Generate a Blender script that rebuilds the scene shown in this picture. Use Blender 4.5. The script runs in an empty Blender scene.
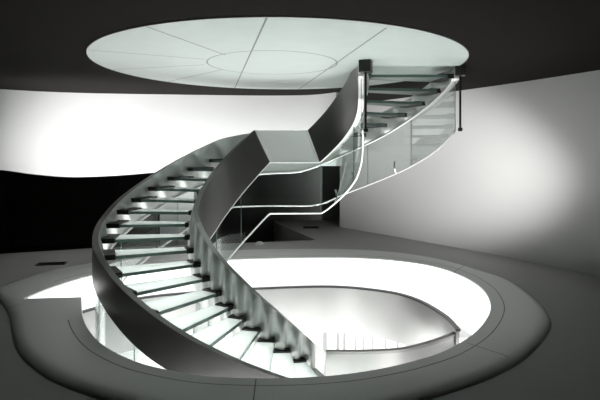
import bpy, bmesh, math
from mathutils import Vector, Matrix

# ---------------------------------------------------------------- camera, world, lights, exposure
# The photograph hangs upside down: its picture top is the floor, its picture bottom the ceiling.
# The place is built the right way up and the camera is rolled by half a turn.
SC = bpy.context.scene
COL = SC.collection
FPX, Y0, EYE = 515.0, 157.0, 1.5          # focal length in pixels, horizon row, eye height
AX, AY = -0.34, 8.4                       # axis of the spiral (measured to the picture's right, and depth)

cam_d = bpy.data.cameras.new('camera')
cam = bpy.data.objects.new('camera', cam_d)
COL.objects.link(cam)
cam_d.sensor_width = 36.0
cam_d.lens = FPX / 600.0 * 36.0
cam_d.shift_y = -(200.0 - Y0) / 600.0
cam_d.clip_start, cam_d.clip_end = 0.05, 200
cam.matrix_world = Matrix(((-1, 0, 0, 0), (0, 0, -1, 0), (0, -1, 0, EYE), (0, 0, 0, 1)))
SC.camera = cam

w = bpy.data.worlds.new('world')
SC.world = w
w.use_nodes = True
w.node_tree.nodes['Background'].inputs[0].default_value = (0.02, 0.02, 0.02, 1)
w.node_tree.nodes['Background'].inputs[1].default_value = 0.05

SC.view_settings.view_transform = 'Standard'
SC.view_settings.look = 'None'
SC.view_settings.gamma = 1.0
SC.view_settings.use_curve_mapping = False
SC.view_settings.exposure = 0.0


def P(X, Y, z):
    """picture-right X, depth Y, height z -> world (the rolled camera sees world -x on its right)"""
    return Vector((-X, Y, z))


def look(o, target):
    d = Vector(target) - o.location
    o.rotation_euler = d.to_track_quat('-Z', 'Y').to_euler()


def area(name, loc, target, sx, sy, power, col=(1, 1, 1)):
    l = bpy.data.lights.new(name, 'AREA')
    l.shape = 'RECTANGLE'
    l.size, l.size_y, l.energy, l.color = sx, sy, power, col
    o = bpy.data.objects.new(name, l)
    COL.objects.link(o)
    o.location = loc
    look(o, target)
    return o


def spot(name, loc, target, power, angle, blend=1.0, rad=0.05, col=(1, 1, 1)):
    l = bpy.data.lights.new(name, 'SPOT')
    l.energy, l.spot_size, l.spot_blend, l.shadow_soft_size, l.color = power, math.radians(angle), blend, rad, col
    o = bpy.data.objects.new(name, l)
    COL.objects.link(o)
    o.location = loc
    look(o, target)
    return o


# upper storey: luminous ceiling, plus two unseen fill lights added behind the camera
area('upper_ceiling_light', P(0, 8.2, 7.6), P(0, 8.2, 0), 10, 16, 2000, (0.97, 1, 0.98))
for X in (-4.2, 3.6):
    area('upper_front_fill', P(X, -2.3, 6.1), P(X * 0.5, 10, 4.0), 3.2, 2.4, 110, (1, 1, 1))
# spotlight on the right wall
spot('wall_spot', P(4.3, 3.9, 2.6), P(3.1, 12.3, 1.6), 5600, 34, 1.0, 0.2)
spot('wall_spot', P(4.3, 3.7, 2.6), P(3.6, 11.6, 1.4), 500, 46, 1.0, 0.2)
# unseen flood added beside the low white wall's left end to brighten it
spot('wall_fill_flood', P(-7.7, 7.6, 3.2), P(-3.7, 12.2, 0.6), 1800, 54, 1.0, 0.15)
# unseen strips added behind the dropped ring's far edge to brighten the low wall
for (x0, y0, x1, y1) in ((-4.7, 10.2, -3.3, 10.85), (-2.9, 11.1, -1.0, 11.35), (-0.6, 11.4, 1.2, 11.35)):
    cx, cy, L_ = (x0 + x1) / 2, (y0 + y1) / 2, math.hypot(x1 - x0, y1 - y0)
    nx, ny = -(y1 - y0) / L_, (x1 - x0) / L_
    o_ = area('wall_fill_strip', P(cx, cy, 3.535), P(cx + nx * 1.5, cy + ny * 1.5, 0.2), L_, 0.03, 34)
    o_.data.spread = math.radians(105)
    zc = -(Vector((P(cx + nx * 1.5, cy + ny * 1.5, 0.2))) - o_.location).normalized()
    xc = (P(x1, y1, 0) - P(x0, y0, 0)).normalized()
    yc = zc.cross(xc).normalized()
    xc = yc.cross(zc)
    o_.rotation_euler = Matrix((xc, yc, zc)).transposed().to_euler()

# ---------------------------------------------------------------- helpers
def tag(o, label=None, cat=None, group=None, kind=None):
    if label: o['label'] = label
    if cat: o['category'] = cat
    if group: o['group'] = group
    if kind: o['kind'] = kind
    return o


def link(name, bm, mats, parent=None, smooth=None):
    bmesh.ops.recalc_face_normals(bm, faces=bm.faces)
    me = bpy.data.meshes.new(name)
    bm.to_mesh(me)
    bm.free()
    for m in (mats if isinstance(mats, (list, tuple)) else [mats]):
        me.materials.append(m)
    if smooth is not None:
        for p in me.polygons: p.use_smooth = True
        me.set_sharp_from_angle(angle=math.radians(smooth))
    o = bpy.data.objects.new(name, me)
    COL.objects.link(o)
    if parent: o.parent = parent
    return o


def empty(name, loc=(0, 0, 0)):
    o = bpy.data.objects.new(name, None)
    COL.objects.link(o)
    o.location = loc
    o.empty_display_size = 0.2
    return o


def lerp(a, b, t): return a + (b - a) * t


def tab(table, x):
    """piecewise linear table"""
    if x <= table[0][0]: return table[0][1]
    for (a, va), (b, vb) in zip(table, table[1:]):
        if x <= b: return lerp(va, vb, (x - a) / (b - a))
    return table[-1][1]


def stab(table, x, h=6.0):
    """the same table, softened over +-h degrees"""
    s = n = 0
    for k in range(-4, 5):
        wt = 5 - abs(k)
        s += wt * tab(table, x + k * h / 4)
        n += wt
    return s / n


def pol(r, phi, z):
    a = math.radians(phi)
    return P(AX + r * math.cos(a), AY + r * math.sin(a), z)


def onplane(px, py, z):
    """where the horizontal plane z meets the sight line of a picture point (used to read outlines off the plan)"""
    d = (z - EYE) * FPX / (py - Y0)
    return ((px - 300.0) / FPX * d, d)


def spline(pts, n=8, closed=False):
    """Catmull-Rom through 2D points"""
    out = []
    N = len(pts)
    for i in range(N if closed else N - 1):
        p = [pts[(i + k) % N] if closed else pts[min(max(i + k, 0), N - 1)] for k in (-1, 0, 1, 2)]
        for j in range(n):
            t = j / n
            out.append(tuple(0.5 * (2 * p[1][c] + (p[2][c] - p[0][c]) * t + (2 * p[0][c] - 5 * p[1][c] + 4 * p[2][c] - p[3][c]) * t * t
                             + (3 * p[1][c] - p[0][c] - 3 * p[2][c] + p[3][c]) * t ** 3) for c in range(len(p[1]))))
    if not closed: out.append(tuple(pts[-1]))
    return out


def grid_faces(bm, rows, close_u=False, close_v=False, mat=0):
    n, m = len(rows), len(rows[0])
    for i in range(n if close_u else n - 1):
        for j in range(m if close_v else m - 1):
            a, b = rows[i], rows[(i + 1) % n]
            f = bm.faces.new((a[j], a[(j + 1) % m], b[(j + 1) % m], b[j]))
            f.material_index = mat


def box(bm, x0, x1, y0, y1, z0, z1, mat=0):
    vs = [bm.verts.new(P(x, y, z)) for z in (z0, z1) for y in (y0, y1) for x in (x0, x1)]
    for q in ((0, 1, 3, 2), (4, 6, 7, 5), (0, 4, 5, 1), (2, 3, 7, 6), (0, 2, 6, 4), (1, 5, 7, 3)):
        bm.faces.new([vs[k] for k in q]).material_index = mat


def bevel(bm, w_, seg=2):
    bmesh.ops.bevel(bm, geom=list(bm.edges), offset=w_, segments=seg, affect='EDGES', profile=0.6)


def tube(bm, pts, r, seg=10, caps=True):
    pts = [Vector(p) for p in pts]
    rows = []
    up = Vector((0, 0, 1))
    prev = None
    for i, p in enumerate(pts):
        t = (pts[min(i + 1, len(pts) - 1)] - pts[max(i - 1, 0)]).normalized()
        if prev is None:
            s = t.cross(up)
            if s.length < 1e-3: s = t.cross(Vector((1, 0, 0)))
        else:
            s = prev - t * prev.dot(t)
        s.normalize()
        prev = s
        b = t.cross(s)
        rows.append([bm.verts.new(p + (s * math.cos(a) + b * math.sin(a)) * r)
                     for a in (2 * math.pi * k / seg for k in range(seg))])
    grid_faces(bm, rows, close_v=True)
    if caps:
        bm.faces.new(rows[0])
        bm.faces.new(rows[-1])


def lathe(bm, c, prof, seg=24):
    rows = []
    for r, z in prof:
        rows.append([bm.verts.new(Vector(c) + Vector((r * math.cos(a), r * math.sin(a), z)))
                     for a in (2 * math.pi * k / seg for k in range(seg))])
    grid_faces(bm, rows, close_v=True)
    bm.faces.new(rows[0])
    bm.faces.new(rows[-1])


def wall_strip(bm, pts, z0, z1, thick, cap=True):
    """a standing wall along 2D points (X, Y); z0/z1 may be lists; thickness goes to the left of the path"""
    n = len(pts)
    z0 = z0 if isinstance(z0, list) else [z0] * n
    z1 = z1 if isinstance(z1, list) else [z1] * n
    rows = []
    for i, (x, y) in enumerate(pts):
        a, b = pts[max(i - 1, 0)], pts[min(i + 1, n - 1)]
        tx, ty = b[0] - a[0], b[1] - a[1]
        L = math.hypot(tx, ty)
        nx, ny = -ty / L * thick, tx / L * thick
        rows.append([bm.verts.new(P(x, y, z0[i])), bm.verts.new(P(x, y, z1[i])),
                     bm.verts.new(P(x + nx, y + ny, z1[i])), bm.verts.new(P(x + nx, y + ny, z0[i]))])
    grid_faces(bm, rows, close_v=True)
    if cap:
        bm.faces.new(rows[0])
        bm.faces.new(rows[-1])


# ---------------------------------------------------------------- materials
def principled(name, col, rough=0.5, metal=0.0, spec=0.5, bump=0.0, bscale=60.0, var=0.0, vscale=4.0, aniso=0.0, coat=0.0):
    m = bpy.data.materials.new(name)
    m.use_nodes = True
    nt = m.node_tree
    b = nt.nodes['Principled BSDF']
    b.inputs['Base Color'].default_value = (*col, 1)
    b.inputs['Roughness'].default_value = rough
    b.inputs['Metallic'].default_value = metal
    b.inputs['Specular IOR Level'].default_value = spec
    if aniso: b.inputs['Anisotropic'].default_value = aniso
    if coat: b.inputs['Coat Weight'].default_value = coat
    tc = nt.nodes.new('ShaderNodeTexCoord')
    if bump:
        n = nt.nodes.new('ShaderNodeTexNoise')
        n.inputs['Scale'].default_value = bscale
        n.inputs['Detail'].default_value = 4
        nt.links.new(tc.outputs['Object'], n.inputs['Vector'])
        bp = nt.nodes.new('ShaderNodeBump')
        bp.inputs['Strength'].default_value = bump
        bp.inputs['Distance'].default_value = 0.01
        nt.links.new(n.outputs['Fac'], bp.inputs['Height'])
        nt.links.new(bp.outputs['Normal'], b.inputs['Normal'])
    if var:
        n = nt.nodes.new('ShaderNodeTexNoise')
        n.inputs['Scale'].default_value = vscale
        n.inputs['Detail'].default_value = 5
        nt.links.new(tc.outputs['Object'], n.inputs['Vector'])
        mx = nt.nodes.new('ShaderNodeMix')
        mx.data_type = 'RGBA'
        mx.inputs['A'].default_value = (*[c * (1 - var) for c in col], 1)
        mx.inputs['B'].default_value = (*[min(1, c * (1 + var)) for c in col], 1)
        nt.links.new(n.outputs['Fac'], mx.inputs['Factor'])
        nt.links.new(mx.outputs['Result'], b.inputs['Base Color'])
    return m


def seams(m, base, dark, segs, circles, width):
    """draw thin joint lines (segments and circles given in world x, y) into a material's colour"""
    nt = m.node_tree
    b = nt.nodes['Principled BSDF']
    g = nt.nodes.new('ShaderNodeNewGeometry')
    sep = nt.nodes.new('ShaderNodeSeparateXYZ')
    nt.links.new(g.outputs['Position'], sep.inputs[0])
    def M(op, a, b_=None, c=None):
        n = nt.nodes.new('ShaderNodeMath')
        n.operation = op
        for k, v in enumerate((a, b_, c)):
            if v is None: continue
            if isinstance(v, (int, float)): n.inputs[k].default_value = v
            else: nt.links.new(v, n.inputs[k])
        return n.outputs[0]
    x, y = sep.outputs[0], sep.outputs[1]
    dist = None
    for (x0, y0, x1, y1) in segs:
        L = math.hypot(x1 - x0, y1 - y0)
        ux, uy = (x1 - x0) / L, (y1 - y0) / L
        dx, dy = M('SUBTRACT', x, x0), M('SUBTRACT', y, y0)
        t = M('ADD', M('MULTIPLY', dx, ux), M('MULTIPLY', dy, uy))
        tcl = M('MINIMUM', M('MAXIMUM', t, 0.0), L)
        ex, ey = M('SUBTRACT', dx, M('MULTIPLY', tcl, ux)), M('SUBTRACT', dy, M('MULTIPLY', tcl, uy))
        d = M('SQRT', M('ADD', M('MULTIPLY', ex, ex), M('MULTIPLY', ey, ey)))
        dist = d if dist is None else M('MINIMUM', dist, d)
    for (cx, cy, r) in circles:
        dx, dy = M('SUBTRACT', x, cx), M('SUBTRACT', y, cy)
        d = M('ABSOLUTE', M('SUBTRACT', M('SQRT', M('ADD', M('MULTIPLY', dx, dx), M('MULTIPLY', dy, dy))), r))
        dist = d if dist is None else M('MINIMUM', dist, d)
    fac = M('LESS_THAN', dist, width)
    mx = nt.nodes.new('ShaderNodeMix')
    mx.data_type = 'RGBA'
    mx.inputs['B'].default_value = (*dark, 1)
    src = b.inputs['Base Color'].links[0].from_socket if b.inputs['Base Color'].links else None
    if src: nt.links.new(src, mx.inputs['A'])
    else: mx.inputs['A'].default_value = (*base, 1)
    nt.links.new(fac, mx.inputs['Factor'])
    nt.links.new(mx.outputs['Result'], b.inputs['Base Color'])


def clear_glass(name, tint=(0.93, 0.96, 0.95), refl=1.0):
    m = bpy.data.materials.new(name)
    m.use_nodes = True
    nt = m.node_tree
    nt.nodes.remove(nt.nodes['Principled BSDF'])
    out = nt.nodes['Material Output']
    tr = nt.nodes.new('ShaderNodeBsdfTransparent')
    tr.inputs[0].default_value = (*tint, 1)
    gl = nt.nodes.new('ShaderNodeBsdfGlossy')
    gl.inputs['Roughness'].default_value = 0.02
    fr = nt.nodes.new('ShaderNodeFresnel')
    fr.inputs['IOR'].default_value = 1.4
    mul = nt.nodes.new('ShaderNodeMath')
    mul.operation = 'MULTIPLY'
    mul.inputs[1].default_value = refl
    nt.links.new(fr.outputs[0], mul.inputs[0])
    mx = nt.nodes.new('ShaderNodeMixShader')
    nt.links.new(mul.outputs[0], mx.inputs[0])
    nt.links.new(tr.outputs[0], mx.inputs[1])
    nt.links.new(gl.outputs[0], mx.inputs[2])
    nt.links.new(mx.outputs[0], out.inputs[0])
    return m


def frosted(name, col, trans=0.6, clear=0.4):
    m = bpy.data.materials.new(name)
    m.use_nodes = True
    nt = m.node_tree
    nt.nodes.remove(nt.nodes['Principled BSDF'])
    out = nt.nodes['Material Output']
    df = nt.nodes.new('ShaderNodeBsdfDiffuse')
    tl = nt.nodes.new('ShaderNodeBsdfTranslucent')
    gl = nt.nodes.new('ShaderNodeBsdfGlossy')
    gl.inputs['Roughness'].default_value = 0.15
    for n in (df, tl): n.inputs[0].default_value = (*col, 1)
    m1 = nt.nodes.new('ShaderNodeMixShader')
    m1.inputs[0].default_value = trans
    nt.links.new(df.outputs[0], m1.inputs[1])
    nt.links.new(tl.outputs[0], m1.inputs[2])
    fr = nt.nodes.new('ShaderNodeFresnel')
    fr.inputs['IOR'].default_value = 1.45
    m2 = nt.nodes.new('ShaderNodeMixShader')
    nt.links.new(fr.outputs[0], m2.inputs[0])
    nt.links.new(m1.outputs[0], m2.inputs[1])
    nt.links.new(gl.outputs[0], m2.inputs[2])
    tp = nt.nodes.new('ShaderNodeBsdfTransparent')
    tp.inputs[0].default_value = (0.93, 0.97, 0.95, 1)
    m3 = nt.nodes.new('ShaderNodeMixShader')
    m3.inputs[0].default_value = clear
    nt.links.new(m2.outputs[0], m3.inputs[1])
    nt.links.new(tp.outputs[0], m3.inputs[2])
    nt.links.new(m3.outputs[0], out.inputs[0])
    return m


M_CARPET = principled('dark_carpet', (0.014, 0.012, 0.0115), 0.95, spec=0.1, bump=0.6, bscale=160, var=0.5, vscale=90)
M_STONE = principled('pale_stone', (0.62, 0.68, 0.655), 0.35, var=0.05, vscale=3)
M_WHITE = principled('white_plaster', (0.82, 0.82, 0.81), 0.6, var=0.02, vscale=2)
M_WALLR = principled('satin_wall', (0.5, 0.495, 0.485), 0.45, spec=0.4)
M_CEIL = principled('grey_ceiling', (0.36, 0.355, 0.345), 0.75)
M_RING = principled('ring_paint', (0.6, 0.595, 0.58), 0.42)
M_DARK = principled('dark_gloss_panel', (0.06, 0.058, 0.055), 0.25, spec=0.5)
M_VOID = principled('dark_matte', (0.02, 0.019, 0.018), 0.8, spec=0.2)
M_STEEL = principled('brushed_steel', (0.20, 0.195, 0.188), 0.36, metal=1.0)
M_STEELP = principled('satin_steel', (0.62, 0.63, 0.61), 0.36, metal=0.6)
M_BAND = principled('guard_steel', (0.27, 0.265, 0.26), 0.3, metal=1.0)
M_CHROME = principled('polished_steel', (0.80, 0.79, 0.78), 0.18, metal=1.0)
M_BLACK = principled('black_metal', (0.012, 0.012, 0.012), 0.4, spec=0.4)
M_GLASS = clear_glass('clear_glass', refl=0.4)
M_TREAD = frosted('frosted_glass', (0.97, 0.99, 0.98), 0.88)
M_TEDGE = principled('green_glass_edge', (0.11, 0.16, 0.145), 0.2)
M_EDGE = principled('glass_edge', (0.20, 0.24, 0.22), 0.2)
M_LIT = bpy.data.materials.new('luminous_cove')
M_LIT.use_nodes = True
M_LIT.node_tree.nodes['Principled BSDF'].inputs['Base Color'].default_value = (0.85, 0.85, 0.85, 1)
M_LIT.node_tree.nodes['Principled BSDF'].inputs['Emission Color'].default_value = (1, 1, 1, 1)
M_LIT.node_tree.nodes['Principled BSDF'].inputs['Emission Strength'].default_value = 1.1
M_UPPER = principled('upper_white', (0.86, 0.86, 0.86), 0.6)
M_PALE = principled('column_and_sheen_steel', (0.80, 0.80, 0.78), 0.42, metal=0.35)  # upper column's colour; on the stringer's landing face it paints a bright reflection
M_RAIL = principled('rail_steel', (0.82, 0.81, 0.80), 0.32, metal=0.6)

# ---------------------------------------------------------------- outlines read off the plan
ZC = 3.5            # underside of the ring around the ceiling opening
ZT = 4.05           # top of the white fascia
ZU = 4.5            # upper floor
A_px = [(24, 298), (50, 287), (94, 274), (150, 264.5), (200, 260.5), (240, 258.5), (300, 257), (350, 257), (390, 259), (430, 264.5),
        (460, 274), (480, 286), (489, 299), (489, 312), (476, 330), (450, 347), (420, 358), (380, 367.5), (330, 374.5), (270, 377),
        (210, 375), (170, 369), (135, 360), (105, 345), (90, 330), (83, 315), (82, 296.5)]
A = spline([onplane(x, y, ZC) for x, y in A_px], 6)
O_px = [(2, 301), (-8, 291), (1, 284.5), (45, 270.5), (90, 262), (160, 253), (240, 249), (330, 248), (392, 251), (440, 258), (480, 269), (510, 279), (535, 296),
        (549, 312), (550, 325), (534, 346), (510, 363), (465, 382), (397, 400), (320, 410), (250, 413), (180, 409), (112, 396), (58, 378), (27, 358), (15, 342), (11, 326), (9, 312)]
O = spline([onplane(x, y, ZC) for x, y in O_px], 6, closed=True)
G_px = [(60, 332), (75, 318), (90, 311), (142, 299), (200, 293), (258, 289.5), (330, 287.5), (382, 292), (414, 300), (442, 316), (456, 331)]
G = spline([onplane(x, y, ZT) for x, y in G_px], 8)


def scaled(loop, s, c=None):
    cx = sum(p[0] for p in loop) / len(loop)
    cy = sum(p[1] for p in loop) / len(loop)
    return [(cx + (p[0] - cx) * s, cy + (p[1] - cy) * s) for p in loop]


def offset(loop, d):
    """push a closed loop outwards by d"""
    n = len(loop)
    area2 = sum(loop[i][0] * loop[(i + 1) % n][1] - loop[(i + 1) % n][0] * loop[i][1] for i in range(n))
    s = 1 if area2 > 0 else -1
    out = []
    for i in range(n):
        a, b = loop[i - 1], loop[(i + 1) % n]
        tx, ty = b[0] - a[0], b[1] - a[1]
        L = math.hypot(tx, ty) or 1
        out.append((loop[i][0] + s * ty / L * d, loop[i][1] - s * tx / L * d))
    return out


def plate(bm, outer, hole, z, mat=0):
    """horizontal sheet with a hole"""
    es = []
    for loop in (outer, hole):
        if not loop: continue
        vs = [bm.verts.new(P(x, y, z)) for x, y in loop]
        es += [bm.edges.new((vs[i], vs[(i + 1) % len(vs)])) for i in range(len(vs))]
    r = bmesh.ops.triangle_fill(bm, edges=es, use_beauty=True)
    for f in r['geom']:
        if isinstance(f, bmesh.types.BMFace): f.material_index = mat


def skirt(bm, loop0, z0, loop1, z1, mat=0):
    a = [bm.verts.new(P(x, y, z0)) for x, y in loop0]
    b = [bm.verts.new(P(x, y, z1)) for x, y in loop1]
    n = len(a)
    for i in range(n):
        bm.faces.new((a[i], a[(i + 1) % n], b[(i + 1) % n], b[i])).material_index = mat


# ---------------------------------------------------------------- floor
RD = 2.895
DX, DY = AX + 0.02, AY - 0.02
circ = [(DX + RD * math.cos(2 * math.pi * k / 128), DY + RD * math.sin(2 * math.pi * k / 128)) for k in range(128)]
room = [(-9.5, -3), (9.5, -3), (9.5, 17.2), (-9.5, 17.2)]
bm = bmesh.new()
plate(bm, room, circ, 0.0)
skirt(bm, room, 0.0, room, -0.15)
plate(bm, room, None, -0.15)
tag(link('floor', bm, M_CARPET), kind='structure')

sg = []
for (a, b, c, d) in ((145, 25, 225, 54), (88, 49, 205, 58.5), (112, 69, 204, 64), (168, 81, 222, 69), (267, 16, 234, 89), (386, 27, 297, 90)):
    p, q = onplane(a, b, 0), onplane(c, d, 0)
    sg.append((-p[0], p[1], -q[0], q[1]))
hub = (-(DX - 0.12), DY - 0.15, 1.03)
seams(M_STONE, (0.62, 0.68, 0.655), (0.16, 0.17, 0.165), sg, [hub], 0.011)
bm = bmesh.new()
plate(bm, circ, None, 0.012)
skirt(bm, circ, -0.1, circ, 0.012)
tag(link('floor_disc', bm, M_STONE), kind='structure')
rim = bmesh.new()
c2 = [(DX + (RD + 0.02) * math.cos(2 * math.pi * k / 128), DY + (RD + 0.02) * math.sin(2 * math.pi * k / 128)) for k in range(128)]
skirt(rim, circ, 0.016, c2, 0.016)
skirt(rim, c2, 0.016, c2, -0.02)
skirt(rim, circ, 0.016, circ, -0.02)
skirt(rim, circ, -0.02, c2, -0.02)
bmesh.ops.remove_doubles(rim, verts=rim.verts, dist=1e-5)
tag(link('trim_2', rim, M_STEELP), kind='structure')

# ---------------------------------------------------------------- ceiling, ring and fascia
edge = [onplane(x, y, 3.56) for x, y in ((-90, 259), (0, 254), (95, 248), (240, 243), (300, 240.6), (316, 240), (306, 235.5), (294, 230.5), (283, 226), (275.5, 222.5))]
ceil_poly = [(-9.5, -3), (9.5, -3), (9.5, 17.0), (edge[-1][0] - .1, 17.0)] + edge[::-1] + [(-9.5, edge[0][1] - 0.3)]
Oc = offset(O, 0.0)
bm = bmesh.new()
plate(bm, ceil_poly, O, 3.56)
# the ceiling's edge towards the dark void
ev = [(edge[-1][0] - .1, 17.0)] + edge[::-1] + [(-9.5, edge[0][1] - 0.3)]
for (a, b) in zip(ev, ev[1:]):
    bm.faces.new([bm.verts.new(P(*a, 3.56)), bm.verts.new(P(*b, 3.56)), bm.verts.new(P(*b, 4.4)), bm.verts.new(P(*a, 4.4))])
bmesh.ops.remove_doubles(bm, verts=bm.verts, dist=1e-5)
o = tag(link('ceiling', bm, M_CEIL), kind='structure')

bm = bmesh.new()
void_poly = ev + [(-9.5, 17.0)]
plate(bm, void_poly, None, 4.4)
tag(link('ceiling_void', bm, M_VOID), kind='structure')

# ring: lip, joint groove, face, rounded outer edge
sgr = []
for (a, b, c, d) in ((256, 379, 253, 404), (467, 343, 507, 356), (452, 273, 470, 262), (20, 305, -5, 307)):
    p, q = onplane(a, b, ZC), onplane(c, d, ZC)
    sgr.append((-p[0], p[1], -q[0], q[1]))
seams(M_RING, (0.6, 0.595, 0.58), (0.12, 0.12, 0.115), sgr, [], 0.006)
bm = bmesh.new()
lip0, lip1 = offset(A, 0.16), offset(A, 0.172)
loops = [(A, ZC + 0.03), (offset(A, 0.008), ZC + 0.008), (offset(A, 0.03), ZC)]
vr = []
O_in = offset(O, -0.14)
for t in range(6):
    a = t / 5 * math.pi / 2
    vr.append((offset(O, -0.14 + 0.14 * math.sin(a)), ZC + 0.07 * (1 - math.cos(a))))
def add_rows(bm, loops):
    rows = [[bm.verts.new(P(x, y, z)) for x, y in lp] for lp, z in loops]
    grid_faces(bm, rows, close_v=True)
    return rows
r1 = add_rows(bm, [(A, ZU - 0.1)] + loops)
n = len(A)
rO = add_rows(bm, vr)
es = []
for lp in (r1[-1], rO[0]):
    for i in range(len(lp)):
        e = bm.edges.get((lp[i], lp[(i + 1) % len(lp)])) or bm.edges.new((lp[i], lp[(i + 1) % len(lp)]))
        es.append(e)
bmesh.ops.triangle_fill(bm, edges=es, use_beauty=True)
# inner upstand: luminous far fascia; unseen near side made dark to dim the stringer
bm.faces.ensure_lookup_table()
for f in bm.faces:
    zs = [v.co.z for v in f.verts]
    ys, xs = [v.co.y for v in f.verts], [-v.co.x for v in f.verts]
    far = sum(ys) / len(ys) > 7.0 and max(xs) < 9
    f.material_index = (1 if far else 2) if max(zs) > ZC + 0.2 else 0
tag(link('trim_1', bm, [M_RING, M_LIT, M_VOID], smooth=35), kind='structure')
# thin shadow joint running round the ring beside its lip
jo = [p for p in offset(A, 0.17)][8:150]
bm = bmesh.new()
for (a, b), (c, d) in zip(zip(jo, jo[1:]), zip(offset(A, 0.182)[8:150], offset(A, 0.182)[9:150])):
    bm.faces.new([bm.verts.new(P(*a, ZC - 0.001)), bm.verts.new(P(*b, ZC - 0.001)), bm.verts.new(P(*d, ZC - 0.001)), bm.verts.new(P(*c, ZC - 0.001))])
bmesh.ops.remove_doubles(bm, verts=bm.verts, dist=1e-5)
tag(link('trim_3', bm, principled('joint_grey', (0.16, 0.16, 0.155), 0.7)), kind='structure')

# upper floor slab, its hole follows the guard at the back and the ring elsewhere
def near_g(p):
    best = min(G, key=lambda g: (g[0] - p[0]) ** 2 + (g[1] - p[1]) ** 2)
    return best
B = []
for p in A:
    g = near_g(p)
    dd = math.hypot(g[0] - p[0], g[1] - p[1])
    B.append((lerp(p[0], g[0], 0.85), lerp(p[1], g[1], 0.85)) if (dd < 0.7 and p[1] > 8.3) else p)
bm = bmesh.new()
slab = [(-9.5, -3), (9.5, -3), (9.5, 18), (-9.5, 18)]
plate(bm, slab, B, ZU)
skirt(bm, A, ZU - 0.1, B, ZU - 0.1)
skirt(bm, B, ZU - 0.1, B, ZU)
bmesh.ops.remove_doubles(bm, verts=bm.verts, dist=1e-5)
tag(link('floor_upper', bm, M_UPPER), kind='structure')

# ---------------------------------------------------------------- walls of the lower storey
wr = spline([(1.17, 15.15), (3.73, 11.45), (5.13, 8.95), (6.2, 6.4), (7.4, 2.0), (8.0, -3)], 10)
bm = bmesh.new()
wall_strip(bm, wr, 0, 3.6, -0.2 * -1)
tag(link('wall_right', bm, M_WALLR, smooth=40), kind='structure')
bm = bmesh.new()
wall_strip(bm, [(-9.5, 16.8), (4.0, 16.8)], 0, 4.4, 0.2)
tag(link('wall_back', bm, M_DARK), kind='structure')
bm = bmesh.new()
wall_strip(bm, [(-9.3, -3), (-9.3, 17)], 0, 4.4, 0.2)
tag(link('wall_left', bm, M_VOID), kind='structure')
bm = bmesh.new()
wall_strip(bm, [(9.5, -2.8), (-9.5, -2.8)], 0, 3.6, 0.2)
tag(link('wall_front', bm, M_VOID), kind='structure')

# the low curved white wall in front of the void, with a wavy coping
lw = [(-110, 85.5, 171), (-50, 87, 168), (0, 89.2, 170), (35, 91.2, 174.5), (70, 92.6, 177), (110, 93.6, 176), (150, 94.2, 173), (190, 94.8, 170), (230, 95.3, 168), (270, 95.6, 167), (310, 95.0, 166), (336, 92.3, 166)]
pts = []
for (x, yb, yt) in lw:
    d = EYE * FPX / (Y0 - yb)
    pts.append(((x - 300) / FPX * d, d, EYE + (yt - Y0) / FPX * d))
sp = spline(pts, 8)
bm = bmesh.new()
wall_strip(bm, [(p[0], p[1]) for p in sp], 0.0, [p[2] for p in sp], 0.22)
tag(link('wall_low', bm, M_WHITE, smooth=40), kind='structure')

# white pier in the void behind the low wall, with a joint down its middle
bm = bmesh.new()
for X0, X1 in ((-3.62, -3.17), (-3.155, -2.74)):
    box(bm, X0, X1, 13.3, 13.7, 0, 4.4)
box(bm, X0 - .03, X0, 13.33, 13.67, 0, 4.4, 1)
tag(link('pier', bm, [M_WHITE, M_BLACK]), kind='structure')

# ---------------------------------------------------------------- upper storey
bm = bmesh.new()
wall_strip(bm, [(-9.5, 17.0), (9.5, 17.0)], ZU, 7.7, 0.2)
tag(link('wall_upper_back', bm, M_UPPER), kind='structure')
bm = bmesh.new()
wall_strip(bm, [(-9.3, -3), (-9.3, 17)], ZU, 7.7, 0.2)
tag(link('wall_upper_left', bm, M_UPPER), kind='structure')
bm = bmesh.new()
wall_strip(bm, [(9.3, 17), (9.3, -3)], ZU, 7.7, 0.2)
tag(link('wall_upper_right', bm, M_UPPER), kind='structure')
bm = bmesh.new()
wall_strip(bm, [(9.5, -2.8), (-9.5, -2.8)], ZU, 7.7, 0.2)
tag(link('wall_upper_front', bm, M_CEIL), kind='structure')
bm = bmesh.new()
box(bm, -9.5, 9.5, -3, 17.2, 7.7, 7.85)
tag(link('ceiling_upper', bm, M_UPPER), kind='structure')

# ---------------------------------------------------------------- the staircase
ST = empty('spiral_staircase', P(AX, AY, 0))
tag(ST, 'spiral staircase with frosted glass treads, steel ribbon stringers and glass balustrades', 'staircase')
INV = Matrix.Translation(-P(AX, AY, 0))


def part(name, bm, mats, parent=None, smooth=None, label=None):
    """a part or sub-part of the staircase; the coordinates are given in the world"""
    bmesh.ops.transform(bm, matrix=INV, verts=bm.verts)
    o = link(name, bm, mats, parent or ST, smooth)
    if label: o['label'] = label
    return o


STEP, RISE = 10.2, 0.172
F1, F2 = 0.0, 113.0
ZL = 1.43


JOINTS = [(F1 + STEP * k, 0.2 + RISE * k * 1.02) for k in range(0, 7)]
F2J = []
ph_, z_ = F2, ZL
for k in range(19):
    z_ += 0.172 if k < 5 else 0.164 if k < 13 else 0.142
    F2J.append((ph_, z_))
    ph_ += 10.2 if k < 12 else 8.3
ALLJ = [j[0] for j in JOINTS] + [71.4] + [j[0] for j in F2J]


def frac_scallop(phi):
    """fold of the stringer: swells towards the end of each tread and falls back sharply; 0 on the landing"""
    if phi < F1 - 8 or 71 < phi < F2: return 0.0
    for a, b in zip([F1 - STEP] + ALLJ, ALLJ + [ALLJ[-1] + 8.3]):
        if a <= phi < b:
            f = (phi - a) / (b - a)
            t = f / 0.7 if f < 0.7 else (1 - f) / 0.3
            return t * t * (3 - 2 * t)
    return 0.0


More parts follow.
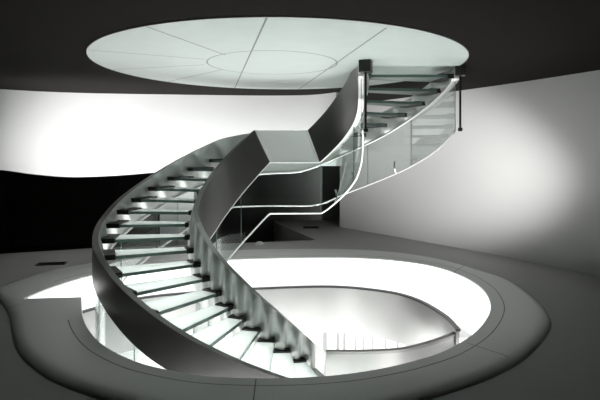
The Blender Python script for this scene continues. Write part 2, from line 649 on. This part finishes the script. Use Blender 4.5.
inner_st = [(-13, .02, -14, .22), (-9, .02, -10, .36), (-2, .02, -5, .57), (8, .02, 2, .72), (20, .05, 10, .85), (37.5, .37, 27, 1.11), (52, .68, 42, 1.35), (68, 1.0, 57, 1.60),
            (113, 1.0, 100, 1.60), (125, 1.24, 112, 1.89), (148, 1.70, 136, 2.46), (164, 2.00, 152, 2.80), (180, 2.24, 170, 3.07),
            (206, 2.49, 198, 3.45), (218, 2.67, 210, 3.62), (248, 3.17, 241, 4.10), (273, 3.64, 266, 4.50), (301, 4.25, 296, 4.93)]


def chord(phi, v, r):
    """the ribbon runs straight along the landing"""
    mid, half = lerp(90.5, 78.5, v), lerp(22.5, 21.5, v)
    if abs(phi - mid) < half:
        return r * math.cos(math.radians(half)) / math.cos(math.radians(phi - mid)) + 0.1 * (1 - v) * min(1, (half - abs(phi - mid)) / 3)
    return r


def resample(st, step=1.0):
    out = []
    for a, b in zip(st, st[1:]):
        k = max(1, int(round((b[0] - a[0]) / step)))
        out += [tuple(lerp(a[c], b[c], j / k) for c in range(4)) for j in range(k)]
    return out + [st[-1]]


def ribbon(stations, rad, r_plain, r_flute, amp, nv=14, pale=None, lead=4):
    """swept band: plain face at r_plain, fluted tread-side face at r_flute; returns a bmesh (material 1 = edges)"""
    bm = bmesh.new()
    rows = []
    for (pb, zb, pt, zt) in stations:
        row = []
        for j in range(nv + 1):
            v = j / nv
            ph, z = lerp(pb, pt, v), lerp(zb, zt, v)
            row.append(bm.verts.new(pol(rad(ph, v, r_plain), ph, z)))
        for j in range(nv, -1, -1):
            v = j / nv
            ph, z = lerp(pb, pt, v), lerp(zb, zt, v)
            env = math.sin(math.pi * min(1, max(0, (v - 0.0) / 1.0))) ** 0.7
            s = frac_scallop(ph + lead * v) * env * amp
            row.append(bm.verts.new(pol(rad(ph, v, r_flute + s), ph, z)))
        rows.append(row)
    grid_faces(bm, rows, close_v=True)
    bm.faces.new(rows[0])
    bm.faces.new(rows[-1])
    n2 = 2 * (nv + 1)
    for f in bm.faces: f.material_index = 0
    # the narrow edges and the fluted face get their own slot
    idx = {v: (i, j) for i, r in enumerate(rows) for j, v in enumerate(r)}
    for f in bm.faces:
        js = {idx[v][1] for v in f.verts}
        if len(js) > 2: f.material_index = 1
        elif js == {nv, nv + 1}: f.material_index = 1
        elif js == {0, n2 - 1}: f.material_index = 4
        elif min(js) >= nv + 1: f.material_index = 2
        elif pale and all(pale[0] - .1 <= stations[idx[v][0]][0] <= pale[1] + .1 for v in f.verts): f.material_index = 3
    return bm


IN_ST = resample(inner_st, 0.5)
part('inner_stringer', ribbon(IN_ST, chord, 1.29, 1.375, 0.085, pale=(68, 113), lead=0), [M_STEEL, M_RAIL, M_STEELP, M_PALE, M_BAND], smooth=50)  # landing face lightened: its reflection is put into the colour

OB = [(0, 0.015), (12, .05), (20, .16), (30, .35), (60, .86), (72, .98), (105, .98), (118, 1.10), (137, 1.52), (151, 1.84), (162, 2.06), (175, 2.30), (184, 2.46),
      (200, 2.66), (216, 2.84), (234, 3.17), (250, 3.49), (266, 3.78), (280, 4.02), (302, 4.38)]
OT = [(0, .20), (16, .49), (31, .79), (41, 1.02), (63, 1.46), (74, 1.68), (83, 1.83), (98, 1.85), (118, 1.95), (137, 2.22), (151, 2.50), (170, 2.82), (190, 3.08), (212, 3.30),
      (221, 3.44), (230, 3.62), (239, 3.80), (260, 4.13), (302, 4.80)]
def flare(p):
    """the outer side opens out towards the foot of the stair"""
    t = min(1, max(0, (62 - p) / 62))
    return 0.13 * t * (2 - t)


OUT_ST = []
for k in range(0, 335):
    ph = 1 + k * 0.9
    OUT_ST.append((ph, stab(OB, ph), ph, stab(OT, ph)))
OUT_ST = [(1, .015, 1, .2)] + OUT_ST[1:]
part('outer_stringer', ribbon(OUT_ST, lambda p, v, r: r + flare(p), 2.83, 2.745, -0.07, lead=6), [M_STEEL, M_RAIL, M_STEELP, M_PALE, M_STEEL], smooth=50)


def sector(bm, r0, r1, p0, p1, z0, z1, seg=4, edge_mat=None):
    """flat glass step between two radii, straight front and rear edges"""
    top, bot = [], []
    for r, angs in ((r0, [p0, p1]), (r1, [lerp(p1, p0, k / seg) for k in range(seg + 1)])):
        for a in angs:
            top.append(bm.verts.new(pol(r, a, z1)))
            bot.append(bm.verts.new(pol(r, a, z0)))
    bm.faces.new(top)
    bm.faces.new(bot)
    n = len(top)
    for i in range(n):
        f = bm.faces.new((top[i], top[(i + 1) % n], bot[(i + 1) % n], bot[i]))
        if edge_mat is not None: f.material_index = edge_mat


steps = [(p, z, STEP) for p, z in JOINTS] + [(a[0], a[1], b[0] - a[0]) for a, b in zip(F2J, F2J[1:])]
for ph, z, stp in steps:
    bm = bmesh.new()
    sector(bm, 1.44, 2.62 + flare(ph + 5), ph, ph + stp + 1.2, z - 0.045, z, edge_mat=1)
    t = part('tread', bm, [M_TREAD, M_TEDGE])
    for r0, r1 in ((1.385, 1.51), (2.53, 2.735)):
        bm = bmesh.new()
        e = flare(ph + 5) if r0 > 2 else 0
        sector(bm, r0 + e, r1 + e, ph + 0.8, ph + stp + 1.4, z - 0.066, z + 0.008, seg=2)
        part('bracket', bm, M_BLACK, t)
# landing
bm = bmesh.new()
lp = [(chord(a, 0.5, 1.39), a) for a in range(72, 114, 4)] + [(2.73, a) for a in range(113, 70, -4)]
top = [bm.verts.new(pol(r, a, ZL)) for r, a in lp]
bot = [bm.verts.new(pol(r, a, ZL - 0.16)) for r, a in lp]
bm.faces.new(top)
bm.faces.new(bot)
for i in range(len(lp)):
    k = (i + 1) % len(lp)
    bm.faces.new((top[i], top[k], bot[k], bot[i]))
part('landing', bm, M_WHITE)
# upper landing
bm = bmesh.new()
sector(bm, 1.44, 2.66, F2J[-1][0], 293, ZU - 0.1, ZU - 0.02, seg=6)
part('landing', bm, M_WHITE)

# rails
HO = [(1.5, 1.07), (19, 1.45), (36, 1.79), (64, 2.31), (72, 2.50), (79, 2.56), (113, 2.56), (132, 2.90), (142, 3.13), (160, 3.48), (200, 4.15), (250, 4.95), (302, 5.75)]
HI = [(-16, 1.08), (-10, 1.17), (-4, 1.33), (2, 1.54), (16, 1.86), (37, 2.22), (52, 2.47), (57, 2.54), (100, 2.57), (116, 2.95), (136, 3.38), (152, 3.72), (198, 4.35), (241, 5.0), (266, 5.4), (296, 5.85)]
IT = [(s[2], s[3]) for s in inner_st]


def glass_panel(p0, p1, rad, zlo, zhi):
    bm = bmesh.new()
    k = max(2, int((p1 - p0) / 2))
    rows = []
    for i in range(k + 1):
        ph = lerp(p0, p1, i / k)
        a, b = zlo(ph), zhi(ph)
        r = rad(ph)
        rows.append([bm.verts.new(pol(r - .006, ph, a)), bm.verts.new(pol(r - .006, ph, b)), bm.verts.new(pol(r + .006, ph, b)), bm.verts.new(pol(r + .006, ph, a))])
    grid_faces(bm, rows, close_v=True)
    e1, e2 = bm.faces.new(rows[0]), bm.faces.new(rows[-1])
    e1.material_index = e2.material_index = 1
    part('glass_panel', bm, [M_GLASS, M_EDGE], smooth=40)


outer_cuts = [2.5, 31, 52, 73, 108, 128, 149, 170, 191, 212, 234, 257, 280, 301]
for a, b in zip(outer_cuts, outer_cuts[1:]):
    glass_panel(a + .1, b - .1, lambda p: 2.785 + flare(p), lambda p: stab(OT, p) - .03, lambda p: stab(HO, p, 3) - .01)
inner_cuts = [-13, 19, 57, 100, 124, 148, 172, 197, 222, 247, 272, 295]
for a, b in zip(inner_cuts, inner_cuts[1:]):
    glass_panel(a + .15, b - .15, lambda p: chord(p, 1.0, 1.335), lambda p: tab(IT, p) - .03, lambda p: tab(HI, p) - .01)

bm = bmesh.new()
tube(bm, [pol(2.76 + flare(a / 2), a / 2, stab(HO, a / 2, 3)) for a in range(4, 602, 3)], 0.016, 10)
part('handrail', bm, M_RAIL, smooth=50)
bm = bmesh.new()
pts = [pol(1.40, -17, z) for z in (0.17, 0.4, 0.7, 0.95, 1.02)] + [pol(1.385, -15.5, 1.07)]
pts += [pol(chord(a / 2, 1.0, 1.36), a / 2, tab(HI, a / 2)) for a in range(-29, 590, 3)]
tube(bm, pts, 0.016, 10)
part('handrail', bm, M_RAIL, smooth=50)
for ph, r, tb in ((38, 2.76, HO), (24, 1.36, HI), (44, 1.36, HI)):
    z = tab(tb, ph)
    s = 1 if r < 2 else -1
    rr = chord(ph, 1.0, r) if r < 2 else r + flare(ph)
    bm = bmesh.new()
    tube(bm, [pol(rr, ph, z - .01), pol(rr + .04 * s, ph, z - .06), pol(rr + .045 * s, ph + .3, z - .16), pol(rr + .02 * s, ph + .5, z - .24)], 0.02, 8)
    part('rail_bracket', bm, M_CHROME, smooth=50)

# bright channels that hold the glass along the ribbons' upper edges
bm = bmesh.new()
tube(bm, [pol(chord(p, 1.0, 1.292), p, z + .002) for p, z in [(s_[2], s_[3]) for s_ in IN_ST[2:]]], 0.010, 8)
part('glass_channel', bm, M_RAIL, smooth=50)
bm = bmesh.new()
tube(bm, [pol(2.72 + flare(s_[2]), s_[2], s_[3] + .006) for s_ in OUT_ST], 0.02, 8)
part('glass_channel', bm, M_RAIL, smooth=50)

# newel posts at the foot of the flight
def newel(ph, r, wd, h, zt):
    c = pol(r, ph, 0)
    root = empty('newel_post', (c - P(AX, AY, 0)))
    root.parent = ST
    def sub(name, bm, m, smooth=None):
        o = link(name, bm, m, root, smooth)
        return o
    bm = bmesh.new()
    box(bm, -wd / 2, wd / 2, -wd / 2, wd / 2, 0.012, h)
    bevel(bm, 0.006, 1)
    bmesh.ops.rotate(bm, verts=bm.verts, cent=(0, 0, 0), matrix=Matrix.Rotation(math.radians(18), 3, 'Z'))
    sub('base_block', bm, M_BLACK)
    bm = bmesh.new()
    lathe(bm, (0, 0, 0), [(0.018, h - .01), (0.018, zt - .02)], 14)
    sub('post', bm, M_BLACK, 40)
    bm = bmesh.new()
    lathe(bm, (0, 0, 0), [(0.012, zt - .035), (0.034, zt - .028), (0.038, zt), (0.034, zt + .022), (0.012, zt + .03)], 16)
    sub('cap', bm, M_BLACK, 40)


newel(-19, 1.43, 0.185, 0.20, 1.09)
newel(1.0, 2.97, 0.16, 0.17, 1.05)

# ---------------------------------------------------------------- guard of the upper floor
GD = empty('guard_rail', P(*G[len(G) // 2], ZT))
tag(GD, 'curved steel guard band around the far edge of the ceiling opening', 'guard rail')
gi = Matrix.Translation(-P(*G[len(G) // 2], ZT))
bm = bmesh.new()
k = len(G)
wall_strip(bm, G, [ZT + .0] * k, [ZT + .88] * k, 0.05)
bmesh.ops.transform(bm, matrix=gi, verts=bm.verts)
link('steel_band', bm, M_BAND, GD, 40)
bm = bmesh.new()
wall_strip(bm, [(x, y - 0.006) for x, y in G], ZT - .03, ZT + .005, 0.065)
bmesh.ops.transform(bm, matrix=gi, verts=bm.verts)
link('edge_strip', bm, M_BLACK, GD, 40)

# guard of the top landing: the inner ribbon runs on to the ring (a part of the staircase)
fg = [(0.36, 7.25), (0.9, 7.17), (1.45, 7.18), (1.95, 7.38), (2.33, 7.6)]
fz = [4.27, 4.24, 4.21, 4.17, 4.13]
fgs = spline([(a, b, c) for (a, b), c in zip(fg, fz)], 6)
bm = bmesh.new()
wall_strip(bm, [(p[0], p[1]) for p in fgs], [p[2] for p in fgs], [p[2] + .7 for p in fgs], 0.06)
lg = part('landing_guard', bm, M_BAND, smooth=40)
bm = bmesh.new()
wall_strip(bm, [(p[0], p[1] - .008) for p in fgs], [p[2] - .035 for p in fgs], [p[2] + .004 for p in fgs], 0.08)
part('edge_strip', bm, M_STEEL, lg, 40)

# ---------------------------------------------------------------- glazed partition of the upper floor
YP = 13.2
bm = bmesh.new()
def mull(px, wpx, z0, z1, d=0.08):
    X, hw = (px - 300) / FPX * YP, wpx / FPX * YP / 2
    box(bm, X - hw, X + hw, YP, YP + d, z0, z1)
for px, wd in ((308, 1), (325, 4), (338, 3), (344.5, 2.4), (355.5, 1), (363.5, 1), (373, 1.2), (386, 1), (398, 1.2), (410, 1)):
    mull(px, wd, ZU, 7.2)
for z in (5.72, 7.17):
    box(bm, (300 - 300) / FPX * YP, (412 - 300) / FPX * YP, YP + .01, YP + .07, z, z + 0.05)
box(bm, (335 - 300) / FPX * YP, (346 - 300) / FPX * YP, YP + .02, YP + .06, ZU, 5.86)
tag(link('window_1', bm, principled('frame_grey', (0.16, 0.16, 0.16), 0.5)), kind='structure')
bm = bmesh.new()
lathe(bm, P((102.5 - 300) / FPX * 11.5, 11.5, 0), [(0.09, ZU), (0.09, 7.7)], 20)
tag(link('column_upper', bm, M_PALE, smooth=40), kind='structure')

# ---------------------------------------------------------------- fittings on the ceiling of the lower storey
def vent(c, L, W, rot, label):
    root = empty('ceiling_vent', P(c[0], c[1], 3.56))
    root.rotation_euler = (0, 0, rot)
    tag(root, label, 'air vent', 'slot vents in the ceiling')
    bm = bmesh.new()
    for x0, x1, y0, y1 in ((-L / 2, L / 2, -W / 2, -W / 2 + .02), (-L / 2, L / 2, W / 2 - .02, W / 2), (-L / 2, -L / 2 + .02, -W / 2 + .02, W / 2 - .02), (L / 2 - .02, L / 2, -W / 2 + .02, W / 2 - .02)):
        box(bm, x0, x1, y0, y1, -0.02, -0.001)
    link('frame', bm, M_BLACK, root)
    bm = bmesh.new()
    box(bm, -L / 2 + .02, L / 2 - .02, -W / 2 + .02, W / 2 - .02, -0.006, -0.002)
    for k in range(3):
        y = -W / 2 + W * (k + 1) / 4
        box(bm, -L / 2 + .02, L / 2 - .02, y - .008, y + .008, -0.016, -0.006)
    link('grille', bm, M_VOID, root)


vent((-4.78, 9.9), 0.52, 0.22, math.radians(-12), 'dark slot vent in the grey ceiling, beside the dark far left wall')
vent((0.32, 15.0), 0.46, 0.3, 0.0, 'small dark slot vent in the ceiling behind the glass balustrade of the landing')
c = P(-0.95, 12.1, 3.559)
sd = empty('smoke_detector', c)
tag(sd, 'small white dome detector at the edge of the dark ceiling recess', 'smoke detector')
bm = bmesh.new()
lathe(bm, (0, 0, 0), [(0.11, -0.0), (0.11, -0.02), (0.10, -0.025)], 20)
link('base', bm, M_WHITE, sd, 40)
bm = bmesh.new()
lathe(bm, (0, 0, 0), [(0.085, -0.024), (0.08, -0.05), (0.055, -0.07), (0.02, -0.078)], 20)
link('dome', bm, M_WHITE, sd, 40)
